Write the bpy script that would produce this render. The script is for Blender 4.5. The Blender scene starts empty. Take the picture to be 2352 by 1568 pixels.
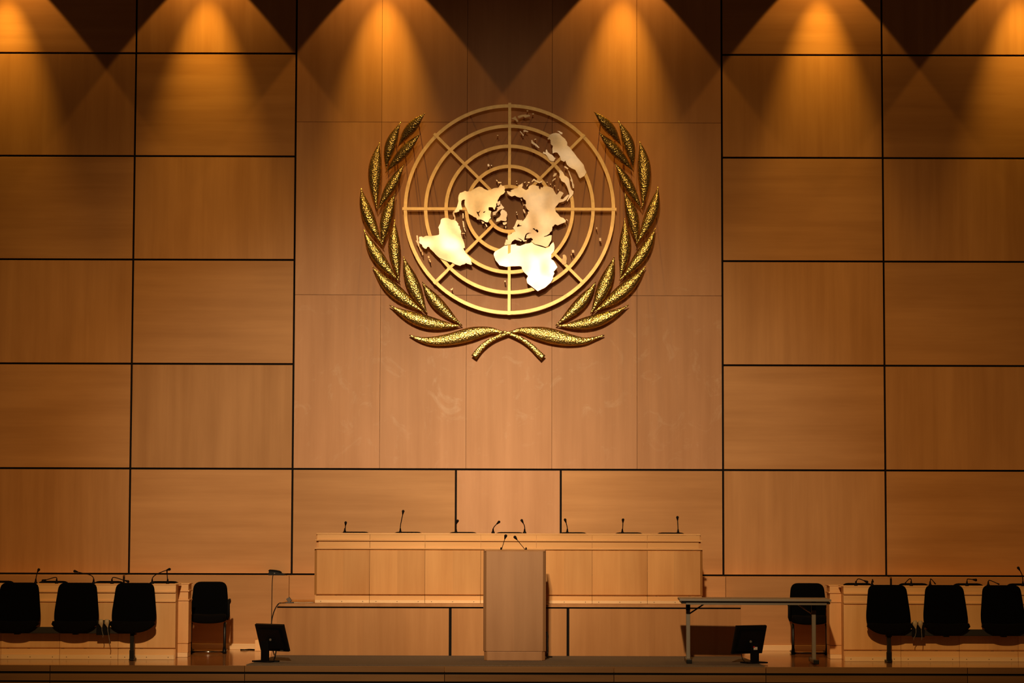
import bpy, bmesh, math, random
from mathutils import Vector, Matrix
from mathutils.geometry import tessellate_polygon

SC = bpy.context.scene
COL = SC.collection
random.seed(4)

# ------------------------------------------------------------------ camera
F = 5640.0                       # focal length in pixels of the 2352-wide frame
CX, CY = 1176.0, 784.0
PITCH = math.atan(416.0 / F)
ROLL = 0.0027
CAM = Vector((0.0, -30.5, 1.556))
CR = Matrix.Rotation(math.pi / 2 + PITCH, 3, 'X') @ Matrix.Rotation(ROLL, 3, 'Z')

cd = bpy.data.cameras.new('camera')
cd.sensor_width = 36.0
cd.lens = F / 2352.0 * 36.0
cd.clip_end = 200
cam = bpy.data.objects.new('camera', cd)
COL.objects.link(cam)
cam.matrix_world = Matrix.Translation(CAM) @ CR.to_4x4()
SC.camera = cam


def ray(px, py):
    return CR @ Vector(((px - CX) / F, (CY - py) / F, -1.0))


def P(px, py, Y=0.0):
    "world point seen at photo pixel (px,py) on the plane y=Y"
    d = ray(px, py)
    return CAM + d * ((Y - CAM.y) / d.y)


def X(px, py, Y=0.0):
    return P(px, py, Y).x


def Z(px, py, Y=0.0):
    return P(px, py, Y).z


# ------------------------------------------------------------------ object helpers
def link(name, me, m=None, parent=None, smooth=False):
    o = bpy.data.objects.new(name, me)
    COL.objects.link(o)
    if m is not None:
        me.materials.clear()
        me.materials.append(m)
    if parent is not None:
        o.parent = parent
    if smooth:
        me.polygons.foreach_set('use_smooth', [True] * len(me.polygons))
        try:
            me.set_sharp_from_angle(angle=math.radians(smooth if smooth is not True else 45))
        except Exception:
            pass
    return o


def tag(o, label, cat, group=None, kind=None):
    o['label'] = label
    o['category'] = cat
    if group:
        o['group'] = group
    if kind:
        o['kind'] = kind
    return o


def empty(name, loc, rz=0.0):
    o = bpy.data.objects.new(name, None)
    o.empty_display_size = 0.1
    o.location = loc
    o.rotation_euler = (0, 0, rz)
    COL.objects.link(o)
    return o


def copy_tree(src, loc=None, rz=None):
    c = src.copy()
    COL.objects.link(c)
    if loc is not None:
        c.location = loc
    if rz is not None:
        c.rotation_euler = (0, 0, rz)
    for ch in list(src.children):
        d = ch.copy()
        COL.objects.link(d)
        d.parent = c
        for g in list(ch.children):
            e = g.copy()
            COL.objects.link(e)
            e.parent = d
    return c


class MB:
    "collects shapes into one mesh"

    def __init__(self):
        self.bm = bmesh.new()
        self.tone = self.bm.faces.layers.float.new('tone')

    def box(self, x0, x1, y0, y1, z0, z1, bev=0.0, tone=0.0):
        if x0 > x1: x0, x1 = x1, x0
        if y0 > y1: y0, y1 = y1, y0
        if z0 > z1: z0, z1 = z1, z0
        b2 = bmesh.new()
        r = bmesh.ops.create_cube(b2, size=1.0)
        for v in b2.verts:
            v.co = Vector((x0 + (v.co.x + .5) * (x1 - x0), y0 + (v.co.y + .5) * (y1 - y0), z0 + (v.co.z + .5) * (z1 - z0)))
        if bev > 0:
            bmesh.ops.bevel(b2, geom=b2.edges[:], offset=bev, segments=2, affect='EDGES', profile=0.6)
        self._merge(b2, tone)
        return self

    def _merge(self, b2, tone=0.0, mat=None):
        vm = {}
        for v in b2.verts:
            vm[v] = self.bm.verts.new(mat @ v.co if mat else v.co)
        for f in b2.faces:
            try:
                nf = self.bm.faces.new([vm[v] for v in f.verts])
                nf[self.tone] = tone
                nf.smooth = f.smooth
            except ValueError:
                pass
        b2.free()

    def prism(self, poly, a0, a1, axis='z', bev=0.0, tone=0.0):
        "poly of 2-D points extruded along axis: z -> (x,y); y -> (x,z); x -> (y,z)"
        def mk(p, a):
            if axis == 'z': return Vector((p[0], p[1], a))
            if axis == 'y': return Vector((p[0], a, p[1]))
            return Vector((a, p[0], p[1]))
        b2 = bmesh.new()
        lo = [b2.verts.new(mk(p, a0)) for p in poly]
        hi = [b2.verts.new(mk(p, a1)) for p in poly]
        n = len(poly)
        b2.faces.new(lo)
        b2.faces.new(hi[::-1])
        for i in range(n):
            b2.faces.new([lo[i], hi[i], hi[(i + 1) % n], lo[(i + 1) % n]])
        bmesh.ops.recalc_face_normals(b2, faces=b2.faces[:])
        if bev > 0:
            bmesh.ops.bevel(b2, geom=b2.edges[:], offset=bev, segments=2, affect='EDGES')
        self._merge(b2, tone)
        return self

    def tube(self, pts, r, seg=10, cap=True, flat=1.0):
        "round tube along points; r may be a list"
        pts = [Vector(p) for p in pts]
        n = len(pts)
        rr = r if isinstance(r, (list, tuple)) else [r] * n
        t0 = (pts[1] - pts[0]).normalized()
        up = Vector((0, 0, 1)) if abs(t0.z) < 0.9 else Vector((1, 0, 0))
        u = t0.cross(up).normalized()
        rings = []
        for i, p in enumerate(pts):
            if i == 0: t = pts[1] - pts[0]
            elif i == n - 1: t = pts[-1] - pts[-2]
            else: t = (pts[i + 1] - pts[i]).normalized() + (pts[i] - pts[i - 1]).normalized()
            t.normalize()
            u = (u - t * u.dot(t)).normalized()
            v = t.cross(u)
            rings.append([self.bm.verts.new(p + u * (math.cos(a) * rr[i]) + v * (math.sin(a) * rr[i] * flat))
                          for a in [2 * math.pi * k / seg for k in range(seg)]])
        for i in range(n - 1):
            for k in range(seg):
                f = self.bm.faces.new([rings[i][k], rings[i][(k + 1) % seg], rings[i + 1][(k + 1) % seg], rings[i + 1][k]])
                f.smooth = True
        if cap:
            self.bm.faces.new(rings[0][::-1])
            self.bm.faces.new(rings[-1])
        return self

    def pillow(self, outline, depth, rings=((1.0, 0.0), (0.97, 0.55), (0.88, 0.85), (0.6, 1.0), (0.3, 1.0)), deform=None):
        "cushion: outline in (x,z); thickness along y, rounded edge; deform(v)->v"
        n = len(outline)
        cx = sum(p[0] for p in outline) / n
        cz = sum(p[1] for p in outline) / n
        d = deform or (lambda v: v)

        def ring(s, y):
            return [self.bm.verts.new(d(Vector((cx + (p[0] - cx) * s, y, cz + (p[1] - cz) * s)))) for p in outline]
        mid = ring(1.0, 0.0)
        for sgn in (-1, 1):
            prev = mid
            for s, h in rings[1:]:
                cur = ring(s, sgn * h * depth / 2)
                for i in range(n):
                    q = [prev[i], prev[(i + 1) % n], cur[(i + 1) % n], cur[i]]
                    f = self.bm.faces.new(q if sgn > 0 else q[::-1])
                    f.smooth = True
                prev = cur
            c = self.bm.verts.new(d(Vector((cx, sgn * depth / 2, cz))))
            for i in range(n):
                q = [prev[i], prev[(i + 1) % n], c]
                f = self.bm.faces.new(q if sgn > 0 else q[::-1])
                f.smooth = True
        return self

    def sphere(self, c, r, seg=12, sc=(1, 1, 1), rot=None):
        b2 = bmesh.new()
        bmesh.ops.create_uvsphere(b2, u_segments=seg, v_segments=max(6, seg // 2 + 2), radius=r)
        for f in b2.faces: f.smooth = True
        m = Matrix.Translation(Vector(c)) @ (rot.to_4x4() if rot else Matrix.Identity(4)) @ Matrix.Diagonal((*sc, 1))
        self._merge(b2, 0, m)
        return self

    def xform(self, m):
        bmesh.ops.transform(self.bm, matrix=m, verts=self.bm.verts[:])
        return self

    def build(self, name, m, parent=None, smooth=False, label=None):
        me = bpy.data.meshes.new(name)
        bmesh.ops.recalc_face_normals(self.bm, faces=self.bm.faces[:])
        self.bm.to_mesh(me)
        self.bm.free()
        o = link(name, me, m, parent)
        if smooth:
            me.polygons.foreach_set('use_smooth', [True] * len(me.polygons))
            me.set_sharp_from_angle(angle=math.radians(40))
        if label:
            o['label'] = label
        return o


# ------------------------------------------------------------------ materials
def new_mat(name):
    m = bpy.data.materials.new(name)
    m.use_nodes = True
    nt = m.node_tree
    b = nt.nodes['Principled BSDF']
    return m, nt, b


def L(nt, a, b):
    nt.links.new(a, b)


def wood(name, light, dark, grain='z', rough=0.45, var=0.12, fine=1.0, scuff=0.0, coat=0.0):
    m, nt, b = new_mat(name)
    N = nt.nodes
    geo = N.new('ShaderNodeNewGeometry')
    oi = N.new('ShaderNodeObjectInfo')
    # every panel samples its own bit of veneer
    off = N.new('ShaderNodeVectorMath'); off.operation = 'ADD'
    rv = N.new('ShaderNodeCombineXYZ')
    mul = N.new('ShaderNodeMath'); mul.operation = 'MULTIPLY'; mul.inputs[1].default_value = 37.0
    L(nt, oi.outputs['Random'], mul.inputs[0])
    L(nt, mul.outputs[0], rv.inputs[0]); L(nt, mul.outputs[0], rv.inputs[2])
    L(nt, geo.outputs['Position'], off.inputs[0]); L(nt, rv.outputs[0], off.inputs[1])
    mp = N.new('ShaderNodeMapping')
    a, c = 0.35 * fine, 7.0 * fine
    mp.inputs['Scale'].default_value = {'z': (c, c, a), 'x': (a, c, c), 'y': (c, a, c)}[grain]
    L(nt, off.outputs[0], mp.inputs[0])
    n1 = N.new('ShaderNodeTexNoise'); n1.inputs['Scale'].default_value = 1.0
    n1.inputs['Detail'].default_value = 5; n1.inputs['Roughness'].default_value = 0.6
    L(nt, mp.outputs[0], n1.inputs['Vector'])
    mp2 = N.new('ShaderNodeMapping')
    mp2.inputs['Scale'].default_value = {'z': (1.6, 1.6, .5), 'x': (.5, 1.6, 1.6), 'y': (1.6, .5, 1.6)}[grain]
    L(nt, off.outputs[0], mp2.inputs[0])
    n2 = N.new('ShaderNodeTexNoise'); n2.inputs['Scale'].default_value = 1.3; n2.inputs['Detail'].default_value = 4
    L(nt, mp2.outputs[0], n2.inputs['Vector'])
    mx = N.new('ShaderNodeMath'); mx.operation = 'MULTIPLY_ADD'; mx.inputs[1].default_value = 0.5
    h = N.new('ShaderNodeMath'); h.operation = 'MULTIPLY'; h.inputs[1].default_value = 0.5
    L(nt, n2.outputs['Fac'], h.inputs[0]); L(nt, n1.outputs['Fac'], mx.inputs[0]); L(nt, h.outputs[0], mx.inputs[2])
    cr = N.new('ShaderNodeValToRGB')
    cr.color_ramp.elements[0].position = 0.36; cr.color_ramp.elements[0].color = (*dark, 1)
    cr.color_ramp.elements[1].position = 0.62; cr.color_ramp.elements[1].color = (*light, 1)
    L(nt, mx.outputs[0], cr.inputs[0])
    # tone per board
    at = N.new('ShaderNodeAttribute'); at.attribute_name = 'tone'
    va = N.new('ShaderNodeMath'); va.operation = 'MULTIPLY_ADD'; va.inputs[1].default_value = var; va.inputs[2].default_value = 1 - var / 2
    L(nt, oi.outputs['Random'], va.inputs[0])
    ad = N.new('ShaderNodeMath'); ad.operation = 'ADD'
    L(nt, va.outputs[0], ad.inputs[0]); L(nt, at.outputs['Fac'], ad.inputs[1])
    hs = N.new('ShaderNodeHueSaturation')
    L(nt, ad.outputs[0], hs.inputs['Value']); L(nt, cr.outputs[0], hs.inputs['Color'])
    out = hs.outputs[0]
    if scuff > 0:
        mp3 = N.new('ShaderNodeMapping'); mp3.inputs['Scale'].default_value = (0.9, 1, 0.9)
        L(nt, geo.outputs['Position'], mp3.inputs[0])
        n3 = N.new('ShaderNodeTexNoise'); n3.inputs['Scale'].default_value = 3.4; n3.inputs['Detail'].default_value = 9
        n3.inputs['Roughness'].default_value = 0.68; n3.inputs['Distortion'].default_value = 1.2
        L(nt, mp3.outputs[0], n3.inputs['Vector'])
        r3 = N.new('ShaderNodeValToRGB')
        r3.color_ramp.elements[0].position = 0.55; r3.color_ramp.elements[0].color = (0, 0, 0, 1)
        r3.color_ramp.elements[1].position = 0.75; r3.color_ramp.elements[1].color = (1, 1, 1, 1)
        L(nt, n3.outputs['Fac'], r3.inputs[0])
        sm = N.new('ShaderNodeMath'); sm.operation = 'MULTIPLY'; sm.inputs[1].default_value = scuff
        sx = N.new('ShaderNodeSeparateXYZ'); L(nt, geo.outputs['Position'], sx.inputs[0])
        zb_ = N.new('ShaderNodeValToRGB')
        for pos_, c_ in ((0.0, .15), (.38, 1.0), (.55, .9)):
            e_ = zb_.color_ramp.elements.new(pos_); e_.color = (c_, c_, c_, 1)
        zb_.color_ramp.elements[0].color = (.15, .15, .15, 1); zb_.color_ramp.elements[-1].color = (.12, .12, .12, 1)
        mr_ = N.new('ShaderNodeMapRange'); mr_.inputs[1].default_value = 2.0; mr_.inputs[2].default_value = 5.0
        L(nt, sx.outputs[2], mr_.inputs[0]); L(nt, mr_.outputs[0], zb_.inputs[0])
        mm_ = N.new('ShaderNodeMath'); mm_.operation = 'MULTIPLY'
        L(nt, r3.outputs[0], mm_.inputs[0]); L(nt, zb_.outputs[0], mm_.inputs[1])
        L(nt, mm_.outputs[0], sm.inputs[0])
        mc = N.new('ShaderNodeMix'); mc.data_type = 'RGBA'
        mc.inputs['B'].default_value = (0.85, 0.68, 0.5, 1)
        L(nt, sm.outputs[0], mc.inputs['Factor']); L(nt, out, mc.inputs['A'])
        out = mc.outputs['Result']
    L(nt, out, b.inputs['Base Color'])
    b.inputs['Roughness'].default_value = rough
    b.inputs['Specular IOR Level'].default_value = 0.35
    if coat:
        b.inputs['Coat Weight'].default_value = coat
        b.inputs['Coat Roughness'].default_value = 0.12
    return m


def plain(name, col, rough=0.6, metal=0.0, noise=0.0, scale=20.0, spec=0.4, bump=0.0):
    m, nt, b = new_mat(name)
    N = nt.nodes
    tc = N.new('ShaderNodeTexCoord')
    n = N.new('ShaderNodeTexNoise'); n.inputs['Scale'].default_value = scale; n.inputs['Detail'].default_value = 4
    L(nt, tc.outputs['Object'], n.inputs['Vector'])
    cr = N.new('ShaderNodeValToRGB')
    cr.color_ramp.elements[0].color = (*[c * (1 - noise) for c in col], 1)
    cr.color_ramp.elements[1].color = (*[min(1, c * (1 + noise)) for c in col], 1)
    L(nt, n.outputs['Fac'], cr.inputs[0]); L(nt, cr.outputs[0], b.inputs['Base Color'])
    b.inputs['Roughness'].default_value = rough
    b.inputs['Metallic'].default_value = metal
    b.inputs['Specular IOR Level'].default_value = spec
    if bump:
        bp = N.new('ShaderNodeBump'); bp.inputs['Strength'].default_value = bump; bp.inputs['Distance'].default_value = 0.01
        L(nt, n.outputs['Fac'], bp.inputs['Height']); L(nt, bp.outputs[0], b.inputs['Normal'])
    return m


M = {}
WL, WD = (0.62, 0.33, 0.135), (0.50, 0.25, 0.09)
M['wall_v'] = wood('wall_veneer_upright', WL, WD, 'z', 0.5, 0.14)
M['wall_h'] = wood('wall_veneer_level', WL, WD, 'x', 0.5, 0.14)
M['wall_c'] = wood('emblem_wall_veneer_lit', (0.66, 0.355, 0.18), (0.55, 0.28, 0.128), 'z', 0.45, 0.06, scuff=0.32)  # same wood as the outer panels; paler, pinker light put into the colour
M['desk'] = wood('desk_maple', (0.70, 0.375, 0.14), (0.56, 0.27, 0.085), 'z', 0.42, 0.06)
M['desk_h'] = wood('desk_maple_level', (0.74, 0.42, 0.17), (0.62, 0.33, 0.115), 'x', 0.42, 0.05)
M['strip'] = wood('pale_strip', (0.86, 0.60, 0.33), (0.76, 0.5, 0.26), 'x', 0.4, 0.03)
M['dais'] = wood('dais_maple', (0.56, 0.285, 0.11), (0.45, 0.21, 0.07), 'z', 0.5, 0.06)
M['lectern'] = wood('lectern_maple', (0.43, 0.235, 0.115), (0.35, 0.18, 0.082), 'z', 0.48, 0.04)
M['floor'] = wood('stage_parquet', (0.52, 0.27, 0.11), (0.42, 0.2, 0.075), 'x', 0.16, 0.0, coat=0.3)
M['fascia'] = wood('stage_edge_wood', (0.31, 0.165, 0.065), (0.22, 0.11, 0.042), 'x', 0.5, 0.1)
M['gap'] = plain('dark_joint', (0.012, 0.008, 0.006), 0.9)
M['seam'] = plain('thin_joint', (0.16, 0.08, 0.035), 0.9)
M['carpet'] = plain('grey_carpet', (0.20, 0.155, 0.12), 0.95, noise=0.25, scale=60)
M['hall_floor'] = plain('hall_carpet', (0.03, 0.02, 0.015), 0.95)
M['fabric'] = plain('black_upholstery', (0.004, 0.0035, 0.0035), 0.92, noise=0.3, scale=90, spec=0.08)
M['seat_fabric'] = plain('black_seat_upholstery', (0.007, 0.005, 0.004), 0.9, noise=0.3, scale=90, spec=0.12)
M['blk'] = plain('black_plastic', (0.008, 0.007, 0.007), 0.45, spec=0.3)
M['blk_matte'] = plain('matt_black_plastic', (0.007, 0.006, 0.006), 0.7, spec=0.2)
M['mic'] = plain('black_microphone', (0.01, 0.007, 0.006), 0.6, spec=0.2)
M['darksteel'] = plain('dark_steel', (0.045, 0.04, 0.036), 0.35, metal=0.6)
M['chrome'] = plain('chrome', (0.5, 0.45, 0.4), 0.15, metal=1.0)
M['beam'] = plain('grey_beam', (0.035, 0.03, 0.026), 0.6)
M['greymetal'] = plain('grey_powder_metal', (0.24, 0.2, 0.155), 0.5)
M['tabletop'] = plain('grey_laminate', (0.30, 0.25, 0.20), 0.5)
M['ivory'] = plain('ivory_plastic', (0.5, 0.4, 0.28), 0.45)
M['greyplastic'] = plain('grey_plastic', (0.16, 0.13, 0.11), 0.5)
M['cable'] = plain('black_cable', (0.01, 0.008, 0.007), 0.6)
M['sticker'] = plain('white_sticker', (0.6, 0.52, 0.45), 0.6)
M['redsticker'] = plain('red_sticker', (0.5, 0.03, 0.02), 0.6)
M['screw'] = plain('screw_head', (0.12, 0.07, 0.03), 0.5)


def brass(name, col, rough, metal=1.0, hammer=0.0, wave=0.0, coat=0.0):
    m, nt, b = new_mat(name)
    N = nt.nodes
    geo = N.new('ShaderNodeNewGeometry')
    n = N.new('ShaderNodeTexNoise'); n.inputs['Scale'].default_value = 14; n.inputs['Detail'].default_value = 5
    L(nt, geo.outputs['Position'], n.inputs['Vector'])
    cr = N.new('ShaderNodeValToRGB')
    cr.color_ramp.elements[0].position = 0.3; cr.color_ramp.elements[0].color = (*[c * 0.82 for c in col], 1)
    cr.color_ramp.elements[1].position = 0.7; cr.color_ramp.elements[1].color = (*col, 1)
    L(nt, n.outputs['Fac'], cr.inputs[0]); L(nt, cr.outputs[0], b.inputs['Base Color'])
    b.inputs['Metallic'].default_value = metal
    b.inputs['Roughness'].default_value = rough
    if coat:
        b.inputs['Coat Weight'].default_value = coat
        b.inputs['Coat Roughness'].default_value = 0.2
        b.inputs['Coat IOR'].default_value = 2.0
    if wave:
        n3 = N.new('ShaderNodeTexNoise'); n3.inputs['Scale'].default_value = 1.9; n3.inputs['Detail'].default_value = 1
        L(nt, geo.outputs['Position'], n3.inputs['Vector'])
        bq = N.new('ShaderNodeBump'); bq.inputs['Strength'].default_value = 1.0; bq.inputs['Distance'].default_value = wave
        L(nt, n3.outputs['Fac'], bq.inputs['Height']); L(nt, bq.outputs[0], b.inputs['Normal']); L(nt, bq.outputs[0], b.inputs['Coat Normal'])
    if hammer:
        v = N.new('ShaderNodeTexVoronoi'); v.inputs['Scale'].default_value = 60
        L(nt, geo.outputs['Position'], v.inputs['Vector'])
        n2 = N.new('ShaderNodeTexNoise'); n2.inputs['Scale'].default_value = 40; n2.inputs['Detail'].default_value = 6
        L(nt, geo.outputs['Position'], n2.inputs['Vector'])
        ad = N.new('ShaderNodeMath'); ad.operation = 'ADD'
        L(nt, v.outputs['Distance'], ad.inputs[0]); L(nt, n2.outputs['Fac'], ad.inputs[1])
        bp = N.new('ShaderNodeBump'); bp.inputs['Strength'].default_value = hammer; bp.inputs['Distance'].default_value = 0.007
        L(nt, ad.outputs[0], bp.inputs['Height']); L(nt, bp.outputs[0], b.inputs['Normal'])
    return m


M['leaf'] = brass('hammered_gold', (0.90, 0.66, 0.24), 0.32, 1.0, hammer=0.55)
M['ring'] = brass('satin_brass', (0.90, 0.65, 0.33), 0.5, 0.85)
M['plate'] = brass('polished_brass_plate', (0.80, 0.56, 0.27), 0.55, 0.85, wave=0.02, coat=0.33)

# ------------------------------------------------------------------ the wall
Yc = 700
XA = X(304.5, Yc); XB = X(675.5, Yc); XC = X(1659.5, Yc); XD = X(2030.5, Yc)
colw = (XB - XA + XD - XC) / 2
zrow = []
for yl, yr in ((122, 127), (358, 364), (597, 602), (837, 841), (1078, 1082), (1318, 1322)):
    zrow.append((Z(300, yl) + Z(2030, yr)) / 2)
zpitch = (zrow[0] - zrow[-1]) / 5
zrow = [zrow[-1] + zpitch * (5 - i) for i in range(6)]          # top .. bottom
ZTOP = zrow[0] + zpitch * 1.5
ztops = [ZTOP, zrow[0] + zpitch] + zrow                           # panel row edges from the top down
G = 0.024   # joint width
TH = 0.03

wall = empty('wall_back', (0, 0, 0))
wall['kind'] = 'structure'
MB().box(XA - 2 * colw - .5, XD + 2 * colw + .5, TH, TH + .2, -1.1, ZTOP + .2).build('wall_backing', M['gap'], wall)


def panel(x0, x1, z0, z1, m, g=G, bev=0.002):
    MB().box(x0 + g / 2, x1 - g / 2, 0, TH + .005, z0 + g / 2, z1 - g / 2, bev).build('wall_panel', m, wall)


for (xs) in ([XA - 2 * colw, XA - colw, XA, XB], [XC, XD, XD + colw, XD + 2 * colw]):
    for i in range(len(xs) - 1):
        for j in range(len(ztops) - 1):
            alt = (i + j + (1 if xs[0] > 0 else 0)) % 2
            panel(xs[i], xs[i + 1], ztops[j + 1], ztops[j], M['wall_h'] if alt == 0 else M['wall_v'])
# centre field behind the emblem: five columns with hairline joints
cw = [XB] + [X(p, 560) for p in (875, 1072, 1268, 1463)] + [XC]
cz = [zrow[4], Z(1170, 678), Z(1170, 281), Z(1170, 281) + (zrow[0] - zrow[2]) * .85, ZTOP]
MB().box(XB + G / 2 + .003, XC - G / 2 - .003, TH - .018, TH + .004, cz[0] + G / 2 + .003, ZTOP - .003).build('joint_backing', M['seam'], wall)
for i in range(5):
    for j in range(4):
        x0 = cw[i] + (G / 2 if i == 0 else .002); x1 = cw[i + 1] - (G / 2 if i == 4 else .002)
        z0 = cz[j] + (G / 2 if j == 0 else .002); z1 = cz[j + 1] - .002
        MB().box(x0, x1, 0, TH - .004, z0, z1).build('wall_panel', M['wall_c'], wall)
xe, xf = X(1047, 1150), X(1288, 1150)
for a, b_ in ((XB, xe), (xe, xf), (xf, XC)):
    panel(a, b_, zrow[5], zrow[4], M['wall_h'] if b_ != xf else M['wall_c'])

# lower wainscot with a ledge (a telephone stands on it)
WY = -0.22
zl = Z(1176, 1322.5, WY)
wains = empty('wall_lower', (0, 0, 0))
wains['kind'] = 'structure'
xj = [XA - 2 * colw, X(284.5, 1330, WY), X(664, 1350, WY), X(1667, 1350, WY), X(2046.5, 1330, WY), XD + 2 * colw]
for i in range(5):
    ga = .012 if i in (1, 4) else .002
    gb = .012 if i in (0, 3) else .002
    MB().box(xj[i] + ga, xj[i + 1] - gb, WY, -.004, 0.002, zl, .003).build('wall_panel', M['wall_h'], wains)
MB().box(xj[0], xj[-1], WY + .02, -.004, 0.002, zl - .02).build('wall_backing', M['gap'], wains)
bb = MB().box(xj[0], xj[-1], WY - .018, WY - .001, .0, Z(480, 1477.5, WY), .004).build('baseboard_back', M['strip'])
bb['kind'] = 'structure'

# ------------------------------------------------------------------ stage
YE = -3.65
fl = MB().box(XA - 2 * colw, XD + 2 * colw, YE + .0305, -.001, -.06, 0.0).build('floor', M['floor'])
fl['kind'] = 'structure'
tr = empty('trim_1', (0, 0, 0))
tr['kind'] = 'structure'
zf = [Z(1176, y, YE) for y in (1529, 1544, 1549, 1565, 1569)]
xs = [XA - 2 * colw] + [X(p, 1550, YE) for p in (115, 562, 1021, 1410, 1759, 2222)] + [XD + 2 * colw]
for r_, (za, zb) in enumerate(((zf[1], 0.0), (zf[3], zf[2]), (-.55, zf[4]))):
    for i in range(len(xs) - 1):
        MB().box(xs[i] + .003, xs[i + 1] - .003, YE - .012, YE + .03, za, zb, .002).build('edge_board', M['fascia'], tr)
MB().box(xs[0], xs[-1], YE + .012, YE + .06, -1.1, -.061).build('edge_backing', M['gap'], tr)
hf = MB().box(-14, 14, -36, YE + .012, -1.15, -1.1).build('floor_hall', M['hall_floor'])
hf['kind'] = 'structure'

# ------------------------------------------------------------------ dais
DY = -1.73
dz = Z(1176, 1387, DY)
dx0, dx1 = X(636, 1400, DY), X(1702, 1400, DY)
dais = tag(empty('dais', (0, DY, 0)), 'low wooden platform carrying the long presiding desk, with grey slab edge', 'platform')
o = MB().box(X(639, 1390, DY), dx1, DY - .02, WY - .02, dz - .034, dz, .003).build('platform_slab', M['tabletop'])
o.data.materials[0] = M['dais']
zb = Z(1176, 1397, DY)
gx = [dx0, X(1034, 1450, DY), X(1304.5, 1450, DY), dx1]
tones = [(-.02, .02, -.02, .01), (0.02, -.02), (-.02, .0, .02, -.03)]
parts = [o]
for i in range(3):
    mb = MB()
    a = gx[i] + (.016 if i else 0); b_ = gx[i + 1] - (.016 if i < 2 else 0)
    n = len(tones[i])
    for k in range(n):
        mb.box(a + (b_ - a) * k / n, a + (b_ - a) * (k + 1) / n, DY, DY + .025, .001, zb, 0, tones[i][k])
    parts.append(mb.build('front_panel', M['dais']))
parts.append(MB().box(dx0 + .001, dx1 - .001, DY + .02, WY - .02, .001, dz - .036).build('platform_core', M['gap']))
parts.append(MB().box(dx0, dx0 + .02, DY + .026, WY - .02, .001, zb).build('side_panel', M['dais']))
parts.append(MB().box(dx1 - .02, dx1, DY + .026, WY - .02, .001, zb).build('side_panel', M['dais']))


def adopt(root, obs):
    inv = Matrix.Translation(root.location).inverted() if root.rotation_euler.z == 0 else root.matrix_basis.inverted()
    for q in obs:
        q.data.transform(inv)
        q.parent = root


adopt(dais, parts)

# carpet in front of the dais
cb = DY - .003
cp = [(X(636, 1505, DY), cb), (P(565, 1524.5, YE + .02).x, YE + .03), (P(1757, 1527, YE + .02).x, YE + .03), (X(1702, 1505, DY), cb)]
car = MB().prism(cp, .001, .012, 'z').build('carpet_runner', M['carpet'])
tag(car, 'flat grey carpet laid on the stage in front of the wooden platform', 'carpet')

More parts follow.
